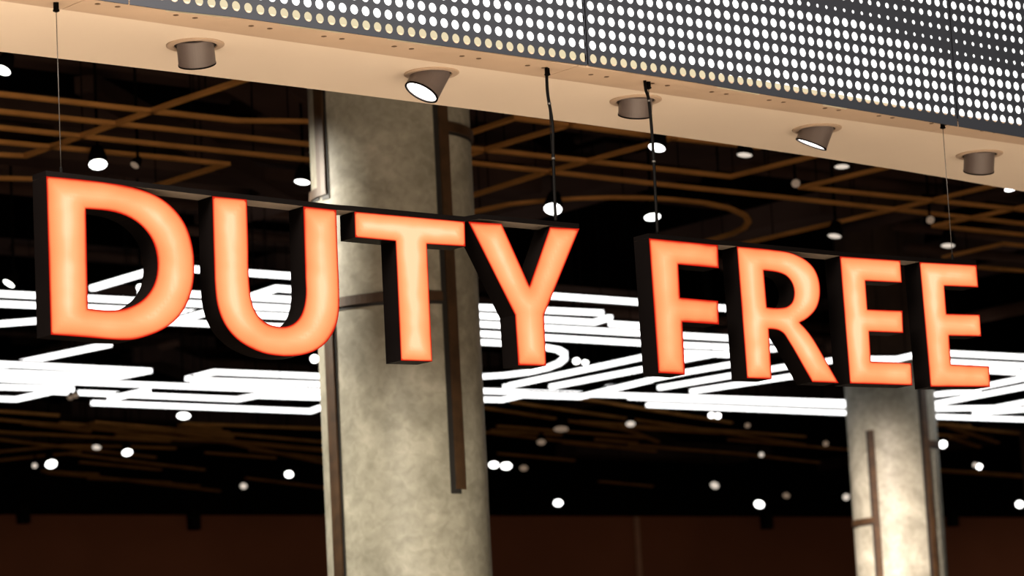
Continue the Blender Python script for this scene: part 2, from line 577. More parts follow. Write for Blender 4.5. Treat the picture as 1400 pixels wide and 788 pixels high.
# ================================================================== the two words of the sign
def smooth_loop(P, limit=38):
    """closed loop -> denser loop; corners turning more than 38 degrees stay sharp"""
    n = len(P)
    P = [Vector(p) for p in P]
    sharp, tan = [], []
    for i in range(n):
        a = P[i] - P[i - 1]; b = P[(i + 1) % n] - P[i]
        ang = abs(a.angle_signed(b, 0))
        sharp.append(ang > math.radians(limit))
        la, lb = a.length, b.length
        t = (a / la) * lb + (b / lb) * la
        tan.append(t.normalized())
    out = []
    for i in range(n):
        j = (i + 1) % n
        d = P[j] - P[i]; L = d.length; u = d / L
        t0 = u if sharp[i] else tan[i]
        t1 = u if sharp[j] else tan[j]
        if sharp[i] and not sharp[j] : t0 = u
        bend = max(t0.angle(u, 0), t1.angle(u, 0))
        k = max(1, min(8, int(math.degrees(bend) / 2.5) + int(L / 0.05)))
        for q in range(k):
            s = q / k
            h00, h10, h01, h11 = 2*s**3-3*s**2+1, s**3-2*s**2+s, -2*s**3+3*s**2, s**3-s**2
            out.append(h00 * P[i] + h10 * L * t0 + h01 * P[j] + h11 * L * t1)
    return out


def seg_dist(p, a, b):
    d = b - a
    t = max(0, min(1, (p - a).dot(d) / max(1e-12, d.length_squared)))
    return (p - a - t * d).length


def inside(p, loops):
    c = False
    for L in loops:
        for i in range(len(L)):
            a, b = L[i - 1], L[i]
            if (a.y > p.y) != (b.y > p.y) and p.x < (b.x - a.x) * (p.y - a.y) / (b.y - a.y) + a.x:
                c = not c
    return c


LETTER_DEPTH = 0.098


def make_letter(parent, ch, loops_px, ox, oy, s, warm):
    loops = []
    for lp in loops_px:
        loops.append(smooth_loop([sign_uv(ox + x / s, oy + y / s) for x, y in lp], 5 if ch in 'TYFE' else 38))
    # can: returns and back
    mb = MB()
    for L in loops:
        n = len(L)
        vs = [uvw(p.x, 0, p.y) for p in L] + [uvw(p.x, LETTER_DEPTH, p.y) for p in L]
        mb.add(vs, [(i, (i + 1) % n, n + (i + 1) % n, n + i) for i in range(n)])
    pts, edges = [], []
    for L in loops:
        b = len(pts)
        pts += L
        edges += [(b + i, b + (i + 1) % len(L)) for i in range(len(L))]
    nb = len(pts)
    r = delaunay_2d_cdt(pts, edges, [], 0, 1e-6)
    back = [tuple(f) for f in r[2] if inside(sum((r[0][i] for i in f), Vector((0, 0))) / len(f), loops)]
    mb.add([uvw(p.x, LETTER_DEPTH, p.y) for p in r[0]], back)
    can = mb.build('channel_letter', 'black', parent)
    can['label'] = 'black can of the letter ' + ch
    # face: inset rows and a grid, so the glow can vary across the stroke
    segs = [(pts[a], pts[b]) for a, b in edges]

    def rim(p):
        return min(seg_dist(p, a, b) for a, b in segs)
    inner = []
    for ins in (0.0035, 0.009, 0.02):
        for L in loops:
            m = len(L)
            for i in range(m):
                t = (L[(i + 1) % m] - L[i - 1])
                if t.length < 1e-6: continue
                nrm = Vector((-t.y, t.x)).normalized()
                for sg in (-1, 1):
                    q = L[i] + sg * ins * nrm
                    if inside(q, loops) and rim(q) > ins * 0.8: inner.append(q)
                e = L[(i + 1) % m] - L[i]
                k = int(e.length / 0.02)
                nn = Vector((-e.y, e.x)).normalized()
                for z_ in range(k):
                    for sg in (-1, 1):
                        q = L[i] + e * ((z_ + 0.5) / k) + sg * ins * nn
                        if inside(q, loops) and rim(q) > ins * 0.8: inner.append(q)
    xs = [p.x for p in pts]; ys = [p.y for p in pts]
    g = 0.016
    y = min(ys)
    while y < max(ys):
        x = min(xs)
        while x < max(xs):
            q = Vector((x, y))
            if inside(q, loops) and rim(q) > 0.027: inner.append(q)
            x += g
        y += g
    r = delaunay_2d_cdt(pts + inner, edges, [], 0, 1e-6)
    tri = [tuple(f) for f in r[2] if inside(sum((r[0][i] for i in f), Vector((0, 0))) / len(f), loops)]
    vs = [uvw(p.x, -0.0015, p.y) for p in r[0]]
    face = link_mesh('letter_face', vs, tri, 'face', can)
    a = face.data.attributes.new('rim', 'FLOAT', 'POINT')
    w = face.data.attributes.new('warm', 'FLOAT', 'POINT')
    for i, p in enumerate(r[0]):
        a.data[i].value = rim(p)
        w.data[i].value = warm
    face['label'] = 'glowing orange acrylic face of the letter ' + ch
    return loops


LET = {
    'D': ((40, 230, 3.15), [[(72, 35), (92, 718), (240, 729), (330, 737), (390, 741), (440, 740), (510, 723), (570, 698), (620, 664), (660, 617), (690, 557), (706, 490), (710, 430), (708, 380), (697, 315), (672, 245), (635, 190), (590, 147), (540, 116), (480, 93), (400, 73), (320, 61), (200, 47)],
                            [(243, 176), (252, 605), (300, 611), (360, 613), (420, 603), (470, 580), (507, 548), (533, 508), (548, 460), (551, 410), (545, 360), (528, 310), (500, 268), (460, 231), (415, 206), (370, 191), (310, 181)]], 0.78),
    'U': ((265, 255, 3.214), [[(80, 43), (232, 58), (238, 240), (243, 430), (250, 490), (265, 540), (290, 578), (320, 602), (360, 615), (400, 617), (435, 605), (465, 575), (483, 530), (491, 475), (489, 400), (480, 88), (625, 104), (633, 340), (638, 470), (637, 545), (628, 600), (608, 648), (580, 687), (540, 718), (490, 738), (430, 747), (360, 744), (300, 732), (245, 709), (190, 673), (150, 630), (120, 577), (102, 520), (93, 450), (88, 330)]], 0.80),
    'T': ((455, 275, 3.426), [[(100, 50), (617, 97), (620, 213), (440, 202), (465, 752), (318, 748), (293, 188), (104, 170)]], 1.12),
    'Y': ((625, 290, 3.583), [[(53, 47), (217, 58), (353, 362), (453, 74), (598, 82), (425, 505), (435, 754), (298, 752), (282, 505)]], 0.72),
    'F': ((865, 310, 3.755), [[(82, 60), (436, 95), (441, 214), (233, 195), (242, 365), (437, 382), (442, 503), (254, 491), (268, 760), (131, 752)]], 0.60),
    'R': ((985, 325, 3.753), [[(83, 46), (200, 56), (290, 66), (350, 76), (400, 95), (445, 122), (480, 160), (502, 210), (510, 265), (507, 315), (490, 365), (462, 400), (430, 425), (405, 437), (430, 462), (455, 492), (490, 545), (530, 615), (605, 747), (470, 742), (440, 690), (345, 525), (325, 495), (300, 478), (270, 471), (247, 470), (262, 727), (135, 722)],
                              [(221, 170), (270, 175), (310, 184), (340, 200), (363, 228), (375, 262), (376, 300), (366, 332), (345, 352), (310, 361), (270, 361), (237, 358)]], 0.92),
    'E': ((1125, 335, 3.94), [[(90, 62), (416, 85), (424, 204), (228, 195), (239, 348), (427, 355), (432, 475), (248, 468), (258, 628), (474, 638), (481, 757), (145, 747)]], 0.95),
    'E2': ((1230, 345, 3.94), [[(106, 54), (413, 70), (422, 190), (239, 182), (251, 332), (430, 337), (438, 454), (265, 451), (275, 604), (480, 615), (487, 726), (165, 725)]], 0.92),
}


def make_word(keys, word, label):
    (ox, oy, s), loops, _ = LET[keys[0]]
    u0, z0 = sign_uv(ox + loops[0][0][0] / s, oy + loops[0][0][1] / s)
    root = empty('hanging_sign', tuple(uvw(u0, 0.05, z0 - 0.6)))
    tag(root, label, 'sign', 'hanging words of the sign')
    tops = []
    for k in keys:
        (ox, oy, s), loops, warm = LET[k]
        L = make_letter(root, k[0], loops, ox, oy, s, warm)
        us_ = [p.x for p in L[0]]
        zt = max(p.y for p in L[0])
        # the two ends of the top of this letter
        lo = max((p for p in L[0] if p.x < min(us_) + 0.06), key=lambda p: p.y)
        hi = max((p for p in L[0]), key=lambda p: p.y + 0.02 * p.x) if k != 'R' and k != 'D' else lo
        tops.append((lo.x, zt if k in 'TY' else lo.y))
        if hi.x - lo.x > 0.1: tops.append((hi.x, hi.y))
        end = max(us_) if k != 'D' else lo.x
    ztop = tops[-1][1]
    a = tops[0]
    rail = [(a[0], a[1] + 0.001)] + [(u, z + 0.001) for u, z in tops[1:]]
    # never cut into a letter: straight rail just over the highest tops
    vs = []
    T = 0.021
    for u, z in rail:
        for w, dz in ((0.0, 0), (LETTER_DEPTH, 0), (LETTER_DEPTH, T), (0.0, T)):
            vs.append(uvw(u, w, z + dz))
    fs = []
    for i in range(len(rail) - 1):
        for k in range(4):
            fs.append((4 * i + k, 4 * i + (k + 1) % 4, 4 * i + 4 + (k + 1) % 4, 4 * i + 4 + k))
    n = 4 * (len(rail) - 1)
    fs += [(0, 1, 2, 3), (n, n + 1, n + 2, n + 3)]
    r = link_mesh('top_rail', vs, fs, ['black', 'underside_lit'], root)
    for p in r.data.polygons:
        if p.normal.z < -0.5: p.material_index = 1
    r['label'] = 'black rail with an underside painted lighter as if lit'
    return root, rail


duty, rail_duty = make_word(['D', 'U', 'T', 'Y'], 'DUTY', 'hanging sign of glowing orange letters reading DUTY')
free, rail_free = make_word(['F', 'R', 'E', 'E2'], 'FREE', 'hanging sign of glowing orange letters reading FREE')


# ---------------- cables and cords
def rail_top(rail, u):
    for (a, za), (b, zb) in zip(rail, rail[1:]):
        if a <= u <= b: return za + (zb - za) * (u - a) / (b - a) + 0.021
    return rail[-1][1] + 0.021


def hang_cable(x, y, rail, label, anchor_len, r=0.0016, wire='steel'):
    u, _ = sign_uv(x, y, 0.05)
    lo, hi = rail_top(rail, u), ZS
    root = empty('suspension_cable', tuple(uvw(u, 0.05, lo)))
    tag(root, label, 'cable', 'cables carrying the sign')
    MB().cyl(uvw(u, 0.05, lo + 0.004), uvw(u, 0.05, hi - 0.002), r, r, 8).build('wire', wire, root, True)
    MB().lathe(uvw(u, 0.05, hi), -Z, [(0.0, 0.0), (0.011, 0.0), (0.011, anchor_len * 0.8), (0.013, anchor_len * 0.82), (0.013, anchor_len), (0.004, anchor_len + 0.004), (0.0, anchor_len + 0.004)], 16).build('ceiling_anchor', 'cord', root)
    MB().lathe(uvw(u, 0.05, lo), Z, [(0.0, 0.0), (0.010, 0.0), (0.010, 0.004), (0.006, 0.006), (0.006, 0.028), (0.003, 0.034), (0.0, 0.034)], 14).build('cable_gripper', 'cord', root)
    return u, lo, hi


hang_cable(76.5, 3, rail_duty, 'thin wire carrying the left end of the word DUTY above the D', 0.034)
hang_cable(1289, 175, rail_free, 'thin wire carrying the end of the word FREE above its last E', 0.034)
u2, lo2, hi2 = hang_cable(747.5, 86, rail_duty, 'wire with a power cord alongside it above the letter Y', 0.03, 0.0016, 'cord')
u3, lo3, hi3 = hang_cable(886, 110, rail_free, 'wire with a power cord alongside it above the letter F', 0.03, 0.0016, 'cord')


def cord(u, lo, hi, path, label):
    """path = list of (du, dw, t) with t from 0 at the top to 1 at the rail"""
    pts = []
    ctrl = [uvw(u + du, 0.05 + dw, hi + (lo - hi) * t) for du, dw, t in path]
    for i in range(len(ctrl) - 1):
        a, b = ctrl[max(0, i - 1)], ctrl[min(len(ctrl) - 1, i + 2)]
        for q in range(6):
            s = q / 6
            p1, p2 = ctrl[i], ctrl[i + 1]
            pts.append(0.5 * ((2 * p1) + (p2 - a) * s + (2 * a - 5 * p1 + 4 * p2 - b) * s * s + (3 * p1 - a - 3 * p2 + b) * s ** 3))
    pts.append(ctrl[-1])
    root = empty('power_cord', tuple(uvw(u, 0.05, lo)))
    tag(root, label, 'cord', 'power cords of the sign')
    MB().tube(pts, 0.0068, 8).build('cord', 'cord', root, True)
    for q in (len(pts) // 3, int(len(pts) * 0.6)):
        MB().cyl(pts[q] - Z * 0.004, pts[q] + Z * 0.004, 0.0085, 0.0085, 10).build('cable_tie', 'steel', root)


cord(u2, lo2, hi2, [(-0.014, -0.014, 0.0), (-0.016, -0.013, 0.09), (-0.012, -0.010, 0.18), (0.004, -0.0105, 0.36), (0.0, -0.0105, 0.55), (-0.003, -0.0085, 0.75), (-0.006, -0.010, 0.9), (-0.009, -0.0125, 0.985)], 'black power cord running down to the letter Y')
cord(u3, lo3, hi3, [(-0.032, -0.014, 0.0), (-0.028, -0.013, 0.06), (-0.014, -0.013, 0.13), (-0.004, -0.010, 0.35), (-0.004, -0.010, 0.6), (-0.006, -0.010, 0.8), (-0.009, -0.0125, 0.985)], 'black power cord with a kinked top running down to the letter F')


# ================================================================== tilting spotlights in the soffit
def spotlight(x, y, axis_cam, label, lit, body_len=0.125):
    body_len += 0.036
    p = on_z(x, y, ZS + 0.004)
    ax = (axis_cam[0] * RT + axis_cam[1] * UP - axis_cam[2] * FW).normalized()   # (right, up, toward camera)
    root = empty('tilting_spotlight', tuple(p))
    tag(root, label, 'spotlight', 'tilting spotlights in the soffit')
    fl = MB().lathe(p, -Z, [(0.118, -0.001), (0.118, 0.004), (0.113, 0.007), (0.089, 0.007), (0.086, 0.003), (0.086, -0.001)], 40, True).build('flange', 'flange', root)
    MB().lathe(p, -Z, [(0.086, -0.0005), (0.086, 0.0025), (0.0, 0.0026)], 40).build('recess_shade', 'dark', root)  # flat dark disc standing for the shaded hole around the lamp
    R = 0.076
    org = p + Z * 0.0 - Z * 0.0
    st = org - ax * 0.028
    b = MB()
    b.lathe(st, ax, [(0.0, 0.0), (R * 0.98, 0.0), (R, 0.004), (R, body_len - 0.004), (R - 0.002, body_len), (R - 0.007, body_len), (R - 0.007, body_len - 0.012), (0.0, body_len - 0.012)], 48)
    body = b.build('lamp_body', 'lampgrey', root)
    le = MB().lathe(st, ax, [(R - 0.0075, body_len - 0.0118), (R - 0.0075, body_len - 0.004), (0.0, body_len - 0.002)], 48).build('lens', 'lens' if lit else 'lens', body)
    me = MB().lathe(st, ax, [(R - 0.0065, body_len - 0.001), (R - 0.0065, body_len + 0.003), (R + 0.0015, body_len + 0.003), (R + 0.0015, body_len - 0.003)], 48, True).build('rim', 'black', body)
    return p, ax


spots = [
    (267, 61, (0.06, -0.93, -0.33), 'grey tilting spotlight in the soffit above the letters D and U', False, 0.074),
    (590, 100, (-0.40, -0.80, 0.34), 'grey tilting spotlight with its bright lens turned toward the column', True, 0.092),
    (869, 137, (-0.03, -0.94, -0.28), 'grey tilting spotlight in the soffit beside the power cord of FREE', False, 0.060),
    (1117, 176, (-0.34, -0.90, 0.05), 'grey tilting spotlight with a sliver of bright lens above the letter R', True, 0.072),
    (1339, 211, (0.0, -0.94, -0.28), 'grey tilting spotlight in the soffit above the last E', False, 0.079),
]
spot_pos = [spotlight(*a) for a in spots]


# ================================================================== columns
class Column:
    def __init__(self, px, py, depth, radius, label, ztop=ZC):
        d = ray(px, py)
        p = CAM + d * depth
        self.c = Vector((p.x, p.y, 0)); self.r = radius
        v = Vector((CAM.x - p.x, CAM.y - p.y, 0)).normalized()
        self.f = v                                    # toward the camera
        self.s = Vector((-v.y, v.x, 0))               # to the right as seen from there
        self.root = empty('column', tuple(self.c))
        tag(self.root, label, 'column')
        b = MB()
        b.lathe(self.c, Z, [(radius + 0.01, 0.0), (radius + 0.01, 0.12), (radius, 0.125)] + [(radius, 0.125 + (ztop - 0.13) * i / 12) for i in range(1, 13)], 96)
        b.build('shaft', 'plaster', self.root, True)

    def zat(self, x, y):
        """height where the pixel's ray meets the shaft's front at that bearing"""
        d = ray(x, y); d2 = Vector((d.x, d.y)); o2 = Vector((CAM.x - self.c.x, CAM.y - self.c.y))
        A, B, Cc = d2.dot(d2), 2 * o2.dot(d2), o2.dot(o2) - (self.r + 0.03) ** 2
        disc = max(0, B * B - 4 * A * Cc)
        t = (-B - math.sqrt(disc)) / (2 * A)
        p = CAM + d * t
        q = Vector((p.x, p.y, 0)) - self.c
        return p.z, math.degrees(math.atan2(q.dot(self.s), q.dot(self.f)))

    def pt(self, deg, r, z):
        a = math.radians(deg)
        return self.c + r * (math.cos(a) * self.f + math.sin(a) * self.s) + Z * z

    def patch(self, d0, d1, z0, z1, ra, rb, name, m, parent=None):
        n = max(2, int(abs(d1 - d0) / 4))
        vs = []
        for i in range(n + 1):
            d = d0 + (d1 - d0) * i / n
            for r, z in ((ra, z0), (rb, z0), (rb, z1), (ra, z1)):
                vs.append(self.pt(d, r, z))
        fs = []
        for i in range(n):
            for k in range(4):
                fs.append((4 * i + k, 4 * i + (k + 1) % 4, 4 * i + 4 + (k + 1) % 4, 4 * i + 4 + k))
        fs += [(0, 1, 2, 3), tuple(4 * n + k for k in range(4))]
        return MB().add(vs, fs).build(name, m, parent or self.root)

    def bar(self, deg0, deg1, z0, z1, off=0.006, th=0.012, side=-1):
        b = self.patch(deg0, deg1, z0, z1, self.r + off, self.r + off + th, 'metal_strip', 'bronze')
        wdeg, hz = (deg1 - deg0), (z1 - z0)
        if hz > math.radians(abs(wdeg)) * self.r:
            self.patch(deg0 - (0.48 if side < 0 else -0.4) * wdeg, deg1 + (-0.4 if side < 0 else 0.2) * wdeg, max(0.13, z0 - 0.03), z1, self.r - 0.004, self.r + off, 'shade_strip', 'rail', b)  # dark strip put in as the metal strip's shadow
        else:
            self.patch(deg0, deg1, z0 - 0.02, z0 + 0.55 * hz, self.r - 0.004, self.r + off, 'shade_strip', 'rail', b)
        return b


cl = Column(545.5, 455, 21.2, 0.525, 'plaster column with bronze strips behind the letters T and Y')
cl_deg = lambda x, y: cl.zat(x, y)
zb, dg = cl.zat(602, 300)
zend, _ = cl.zat(620, 668)
zr, _ = cl.zat(530, 405)
zr2, _ = cl.zat(615, 172)
zl, _ = cl.zat(440, 266)
cl.bar(36.0, 44.0, zend, ZC - 0.05)                    # right vertical strip, stops short
cl.bar(-63.0, -52.0, zl, ZC - 0.05, side=1)                    # left upper strip
cl.bar(-110.0, -63.0, zl, zl + 0.06)                   # its foot turning round the shaft
cl.bar(-62.0, -51.5, 0.3, zr - 0.03, side=1)                   # left lower strip
cl.bar(-62.0, 32.1, zr - 0.03, zr + 0.03)              # ring strip between the two
cl.bar(44.0, 110.0, zr2 - 0.03, zr2 + 0.03)            # upper ring strip to the right

cr = Column(1224, 650, 39.0, 0.532, 'pale plaster column standing farther back under the last two letters', 6.76)
MB().lathe(cr.c, Z, [(0.0, 6.75), (0.54, 6.75), (0.54, ZC - 0.001), (0.0, ZC - 0.001)], 64).build('capital', 'capital', cr.root)
z1_, _ = cr.zat(1192, 588)
z2_, _ = cr.zat(1180, 713)
z3_, _ = cr.zat(1282, 607)
cr.bar(-31.5, -23.5, 0.3, z1_)
cr.bar(-110, -31.5, z2_ - 0.035, z2_ + 0.035)
cr.bar(42, 51, 0.3, 6.74)
cr.bar(51, 110, z3_ - 0.035, z3_ + 0.035)

# a third one, only its edge in the picture
c3 = Column(1424, 640, 46.0, 0.27, 'slim brown column edge beyond the pale plaster column', ZG)
for ch in c3.root.children:
    ch.data.materials[0] = M['bronze']

# ================================================================== raft of light lines and battens
def place(x, y):
    """where among the things one can find a piece of the ceiling stands"""
    if y < 330:
        return 'above the letters D and U' if x < 450 else 'above the letters Y and F' if x < 960 else 'above the letters R and E' if x < 1240 else 'above the last E'
    if y < 480:
        return 'behind the letters D and U' if x < 450 else 'behind the letters Y and F' if x < 960 else 'behind the letters R and E' if x < 1240 else 'beyond the pale far column'
    return 'below the letters D and U' if x < 450 else 'below the letters Y and F' if x < 960 else 'below the letters R and E' if x < 1240 else 'beyond the pale far column'


LINES = [
    # left of the first column
    [(126, 391), (224, 362), (440, 377)],
    [(190, 395), (440, 409)],
    [(318, 411), (378, 391), (440, 396)],
    [(-30, 397), (440, 421)],
    [(-30, 411), (440, 432)],
    [(-30, 442), (49, 436), (96, 429)],
    [(240, 436), (290, 422)],
    [(225, 437.5), (440, 446)],
    [(-40, 504), (18, 495), (150, 468)],
    [(-30, 493.5), (202, 504.5), (164, 512), (-30, 505.5)],
    [(-30, 514.5), (440, 533)],
    [(-30, 526), (100, 529)],
    [(60, 532.5), (325, 543.5), (351, 538.5), (440, 541.5)],
    [(-30, 542), (22, 543.5), (70, 533)],
    [(126, 548.5), (424, 560), (440, 554.5)],
    [(150, 543), (203, 531)],
    [(256, 515.5), (293, 506), (440, 512)],
    [(262, 517), (440, 523)],
    # between the columns
    [(745, 401), (1010, 420)],
    [(640, 416.5), (823, 425)],
    [(640, 428), (812, 438), (834, 431)],
    [(834, 440), (890, 443.5)],
    [(640, 439.5), (876, 453), (1060, 463)],
    [(640, 452.5), (876, 466.5), (1060, 475)],
    [(640, 464.5), (686, 466.5), (746, 472.5), (763, 475.5), (772, 481), (772, 487), (764, 494), (748, 500.5), (722, 506.5), (690, 510.5), (650, 513)],
    [(691, 526), (878, 486), (900, 481)],
    [(753, 526.5), (880, 502), (900, 498)],
    [(640, 531.5), (691, 533), (691, 526)],
    [(640, 543.5), (686, 544.5), (719, 537)],
    [(719, 538), (792, 540.5), (890, 517)],
    [(691, 533), (1157, 548)],
    [(830, 528), (940, 506), (1010, 494)],
    [(920, 492), (1000, 477)],
    [(935, 480), (1010, 483)],
    [(901, 528), (1000, 511), (1080, 498)],
    [(945, 533), (1090, 511)],
    [(1118, 494), (1140, 490)],
    [(885, 551.5), (1157, 562.5)],
    [(860, 541), (1157, 552.5)],
    # right of the far column
    [(1180, 488.5), (1227, 488.5), (1250, 483)],
    [(1285, 480), (1425, 487)],
    [(1285, 492), (1425, 499)],
    [(1310, 502), (1425, 509)],
    [(1340, 527), (1425, 509.5)],
    [(1262, 553), (1425, 522)],
    [(1262, 539), (1340, 531)],
    [(1262, 557), (1360, 555.5), (1425, 543)],
    [(1262, 567), (1425, 572.5)],
    [(1330, 563), (1425, 556)],
]


def seg_gap(a, b, c, d):
    def cr(o, p, q): return (p.x - o.x) * (q.y - o.y) - (p.y - o.y) * (q.x - o.x)
    if cr(a, b, c) * cr(a, b, d) < 0 and cr(c, d, a) * cr(c, d, b) < 0: return 0.0
    return min(seg_dist(a, c, d), seg_dist(b, c, d), seg_dist(c, a, b), seg_dist(d, a, b))


def run_on(pl):
    """lines that leave the picture or pass behind the near column run on"""
    out = list(pl)
    for end in (0, -1):
        (x, y), (x2, y2) = (out[0], out[1]) if end == 0 else (out[-1], out[-2])
        m = (y - y2) / (x - x2) if x != x2 else 0
        goal = {-30: -340, -40: -300, 440: 500, 640: 590, 650: 600, 1425: 1760}.get(x)
        if goal is not None and abs(m) < 0.25:
            out[end] = (goal, y + m * (goal - x))
    return out


LINES = [run_on(pl) for pl in LINES]
layers, built = [], []
for k, pl in enumerate(LINES):
    # lines that cross hang one above the other
    for lay in range(7):
        zl_ = ZG - 0.11 * lay
        P = [on_z(x, y, zl_).xy for x, y in pl]
        if all(lay != l2 or min(seg_gap(P[i], P[i + 1], Q[j], Q[j + 1]) for i in range(len(P) - 1) for j in range(len(Q) - 1)) > 0.13 for l2, Q in layers): break
    layers.append((lay, P))
    pts = [on_z(x, y, zl_) for x, y in pl]
    root = empty('light_line', tuple(pts[0]))
    zone = place(sum(x for x, _ in pl) / len(pl), sum(y for _, y in pl) / len(pl))
    if len(pl) > 6: lab = 'white glowing light line bent into a round loop beside the letter Y'
    elif len(pl) > 3: lab = 'white glowing light line folded into a hairpin below the letter D'
    elif len(pl) == 3: lab = 'white glowing light line with one bend, ' + zone
    else: lab = ('slanting' if pl[1][1] < pl[0][1] else 'straight') + ' white glowing light line, ' + zone
    if len(pl) == 4 and pl[0][0] > 0: lab = 'white glowing light line with two bends below the letter U'
    tag(root, lab, 'ceiling light', 'light lines under the black ceiling')
    MB().sweep(pts, 0.058, 0.046, -0.046).build('diffuser', 'lightline', root)
    MB().sweep(pts, 0.055, 0.024, 0.0).build('housing', 'black_matt', root)
    built.append((root, pl, pts))
for k, (root, pl, pts) in enumerate(built):
    for i in range(len(pts) - 1):
        if len(pl) > 6 and i % 5: continue
        for fr in (0.5, 0.35, 0.65, 0.2, 0.8, 0.28, 0.72, 0.1, 0.9, 0.42, 0.58):
            q = pts[i].lerp(pts[i + 1], fr)
            if all(l2 == k or min(seg_dist(q.xy, Q[m], Q[m + 1]) for m in range(len(Q) - 1)) > 0.1 for l2, (_, Q) in enumerate(layers)): break
        else: continue
        MB().cyl(q + Z * 0.023, Vector((q.x, q.y, ZC - 0.001)), 0.005, 0.005, 6).build('hanger_rod', 'black_matt', root)

BATTENS = [
    [(-40, 127), (220, 156), (323, 167.6), (440, 169)],
    [(-40, 151), (240, 180.3), (440, 202)],
    [(-40, 173), (240, 202.5), (440, 223)],
    [(-40, 193), (240, 219.6), (309, 227), (229, 252), (190, 264)],
    [(-40, 212), (34, 216), (240, 143), (345, 108)],
    [(-40, 245), (60, 248)],
    [(620, 192), (704, 164), (880, 187), (1040, 204)],
    [(620, 220), (800, 167)],
    [(630, 204), (880, 231), (999, 244), (1120, 214)],
    [(630, 223.6), (880, 252), (1130, 278.5), (1420, 311)],
    [(620, 278), (743, 239), (880, 201.7), (935, 187)],
    [(630, 296), (697, 281.6), (743, 277), (788, 274), (834, 272.5), (880, 273), (917, 275), (963, 279.6), (997, 287), (1019, 297), (1024, 305), (1017, 314), (1001, 322), (970, 331), (930, 341)],
    [(1010, 337), (1130, 309.5), (1221, 289), (1375, 252)],
    [(1225, 228), (1130, 251), (1097, 258.5), (1271, 276), (1420, 292)],
    [(1276, 311), (1420, 326)],
    [(1276, 311), (1420, 280)],
    [(1290, 354), (1372, 335.6), (1420, 341)],
    [(1338, 367.6), (1420, 375)],
    # beyond the light lines
    [(-30, 562), (80, 570)],
    [(-30, 573), (110, 586), (130, 579), (440, 606)],
    [(-30, 590), (50, 596)],
    [(60, 581), (250, 601), (440, 618)],
    [(-30, 622), (90, 611), (160, 612), (240, 615)],
    [(-30, 634), (110, 620)],
    [(230, 590), (440, 634)],
    [(250, 581), (440, 588)],
    [(640, 556), (860, 590), (900, 606)],
    [(700, 552), (900, 580), (1100, 610)],
    [(780, 545), (1000, 580)],
    [(860, 610), (1010, 622), (1120, 634)],
    [(1290, 583), (1365, 607)],
    [(1300, 600), (1340, 613)],
]
BATTENS = [run_on([(1425 if x == 1420 else x, y) for x, y in pl]) for pl in BATTENS]
rb = random.Random(4)
for k in range(34):
    x0 = rb.uniform(-40, 380) if k % 2 else rb.uniform(650, 1330)
    y0 = 576 + 84 * rb.random() ** 1.3
    L = rb.uniform(50, 240)
    x1 = min(x0 + L, 450 if k % 2 else 1420)
    BATTENS.append([(x0, y0), (x1, y0 + (x1 - x0) * rb.uniform(0.05, 0.13))])
for k, pl in enumerate(BATTENS):
    pts = [on_z(x, y, ZG) for x, y in pl]
    root = empty('ceiling_batten', tuple(pts[0]))
    far = pl[0][1] > 520
    zone = place(sum(x for x, _ in pl) / len(pl), sum(y for _, y in pl) / len(pl))
    if len(pl) > 8: lab = 'brown batten bent into a wide curve above the letters F and R'
    elif far: lab = 'dim brown ceiling batten beyond the light lines, ' + zone
    elif len(pl) == 2: lab = 'straight brown ceiling batten, ' + zone
    else: lab = 'bent brown ceiling batten, ' + zone
    tag(root, lab, 'batten', 'battens under the black ceiling')
    MB().sweep(pts, 0.05, 0.028, 0.0).build('batten', 'batten', root)
    # hangers up to the black ceiling
    for i in range(0, len(pts) - 1):
        if len(pl) > 8 and i % 4: continue
        q = pts[i] * 0.6 + pts[i + 1] * 0.4
        MB().cyl(q + Z * 0.027, Vector((q.x, q.y, ZC - 0.001)), 0.005, 0.005, 6).build('hanger_rod', 'black_matt', root)


# ================================================================== small spotlights of the ceiling
def ceiling_spot(x, y, w, h, kind, z, tilt=0.0):
    p = on_z(x, y, z)
    depth = (p - CAM).dot(FW)
    R = max(0.035, w * depth / FPX / 2 * 0.86)
    k = max(0.25, min(0.97, h / w))
    q = math.sqrt(1 - k * k)
    ax = (-math.sin(tilt) * q * RT - math.cos(tilt) * q * UP - k * FW).normalized()
    root = empty('track_spotlight', tuple(p))
    lab = {'lens': 'bright round spotlight under the black ceiling', 'lens_soft': 'softly lit spotlight under the black ceiling', 'lens_dim': 'dim amber spotlight under the black ceiling'}[kind]
    lab = lab.replace(' under the black ceiling', ', ' + place(x, y))
    tag(root, lab, 'spotlight', {'lens': 'bright ceiling spotlights', 'lens_soft': 'soft ceiling spotlights', 'lens_dim': 'dim ceiling spotlights'}[kind])
    L = R * 2.2
    b = MB().lathe(p - ax * L, ax, [(0.0, 0.0), (R * 0.7, 0.0), (R * 0.75, L * 0.1), (R * 1.06, L * 0.6), (R * 1.06, L + 0.004), (R, L + 0.004), (R, L - 0.01), (0, L - 0.01)], 20)
    body = b.build('lamp_body', 'black_matt', root)
    MB().lathe(p, ax, [(R, -0.009), (R * 0.98, -0.002), (0.0, 0.001)], 20).build('lens', kind, body)
    top = p - ax * L * 0.7
    MB().cyl(top, Vector((top.x, top.y, ZC - 0.001)), 0.012, 0.012, 6).build('stem', 'black_matt', root)


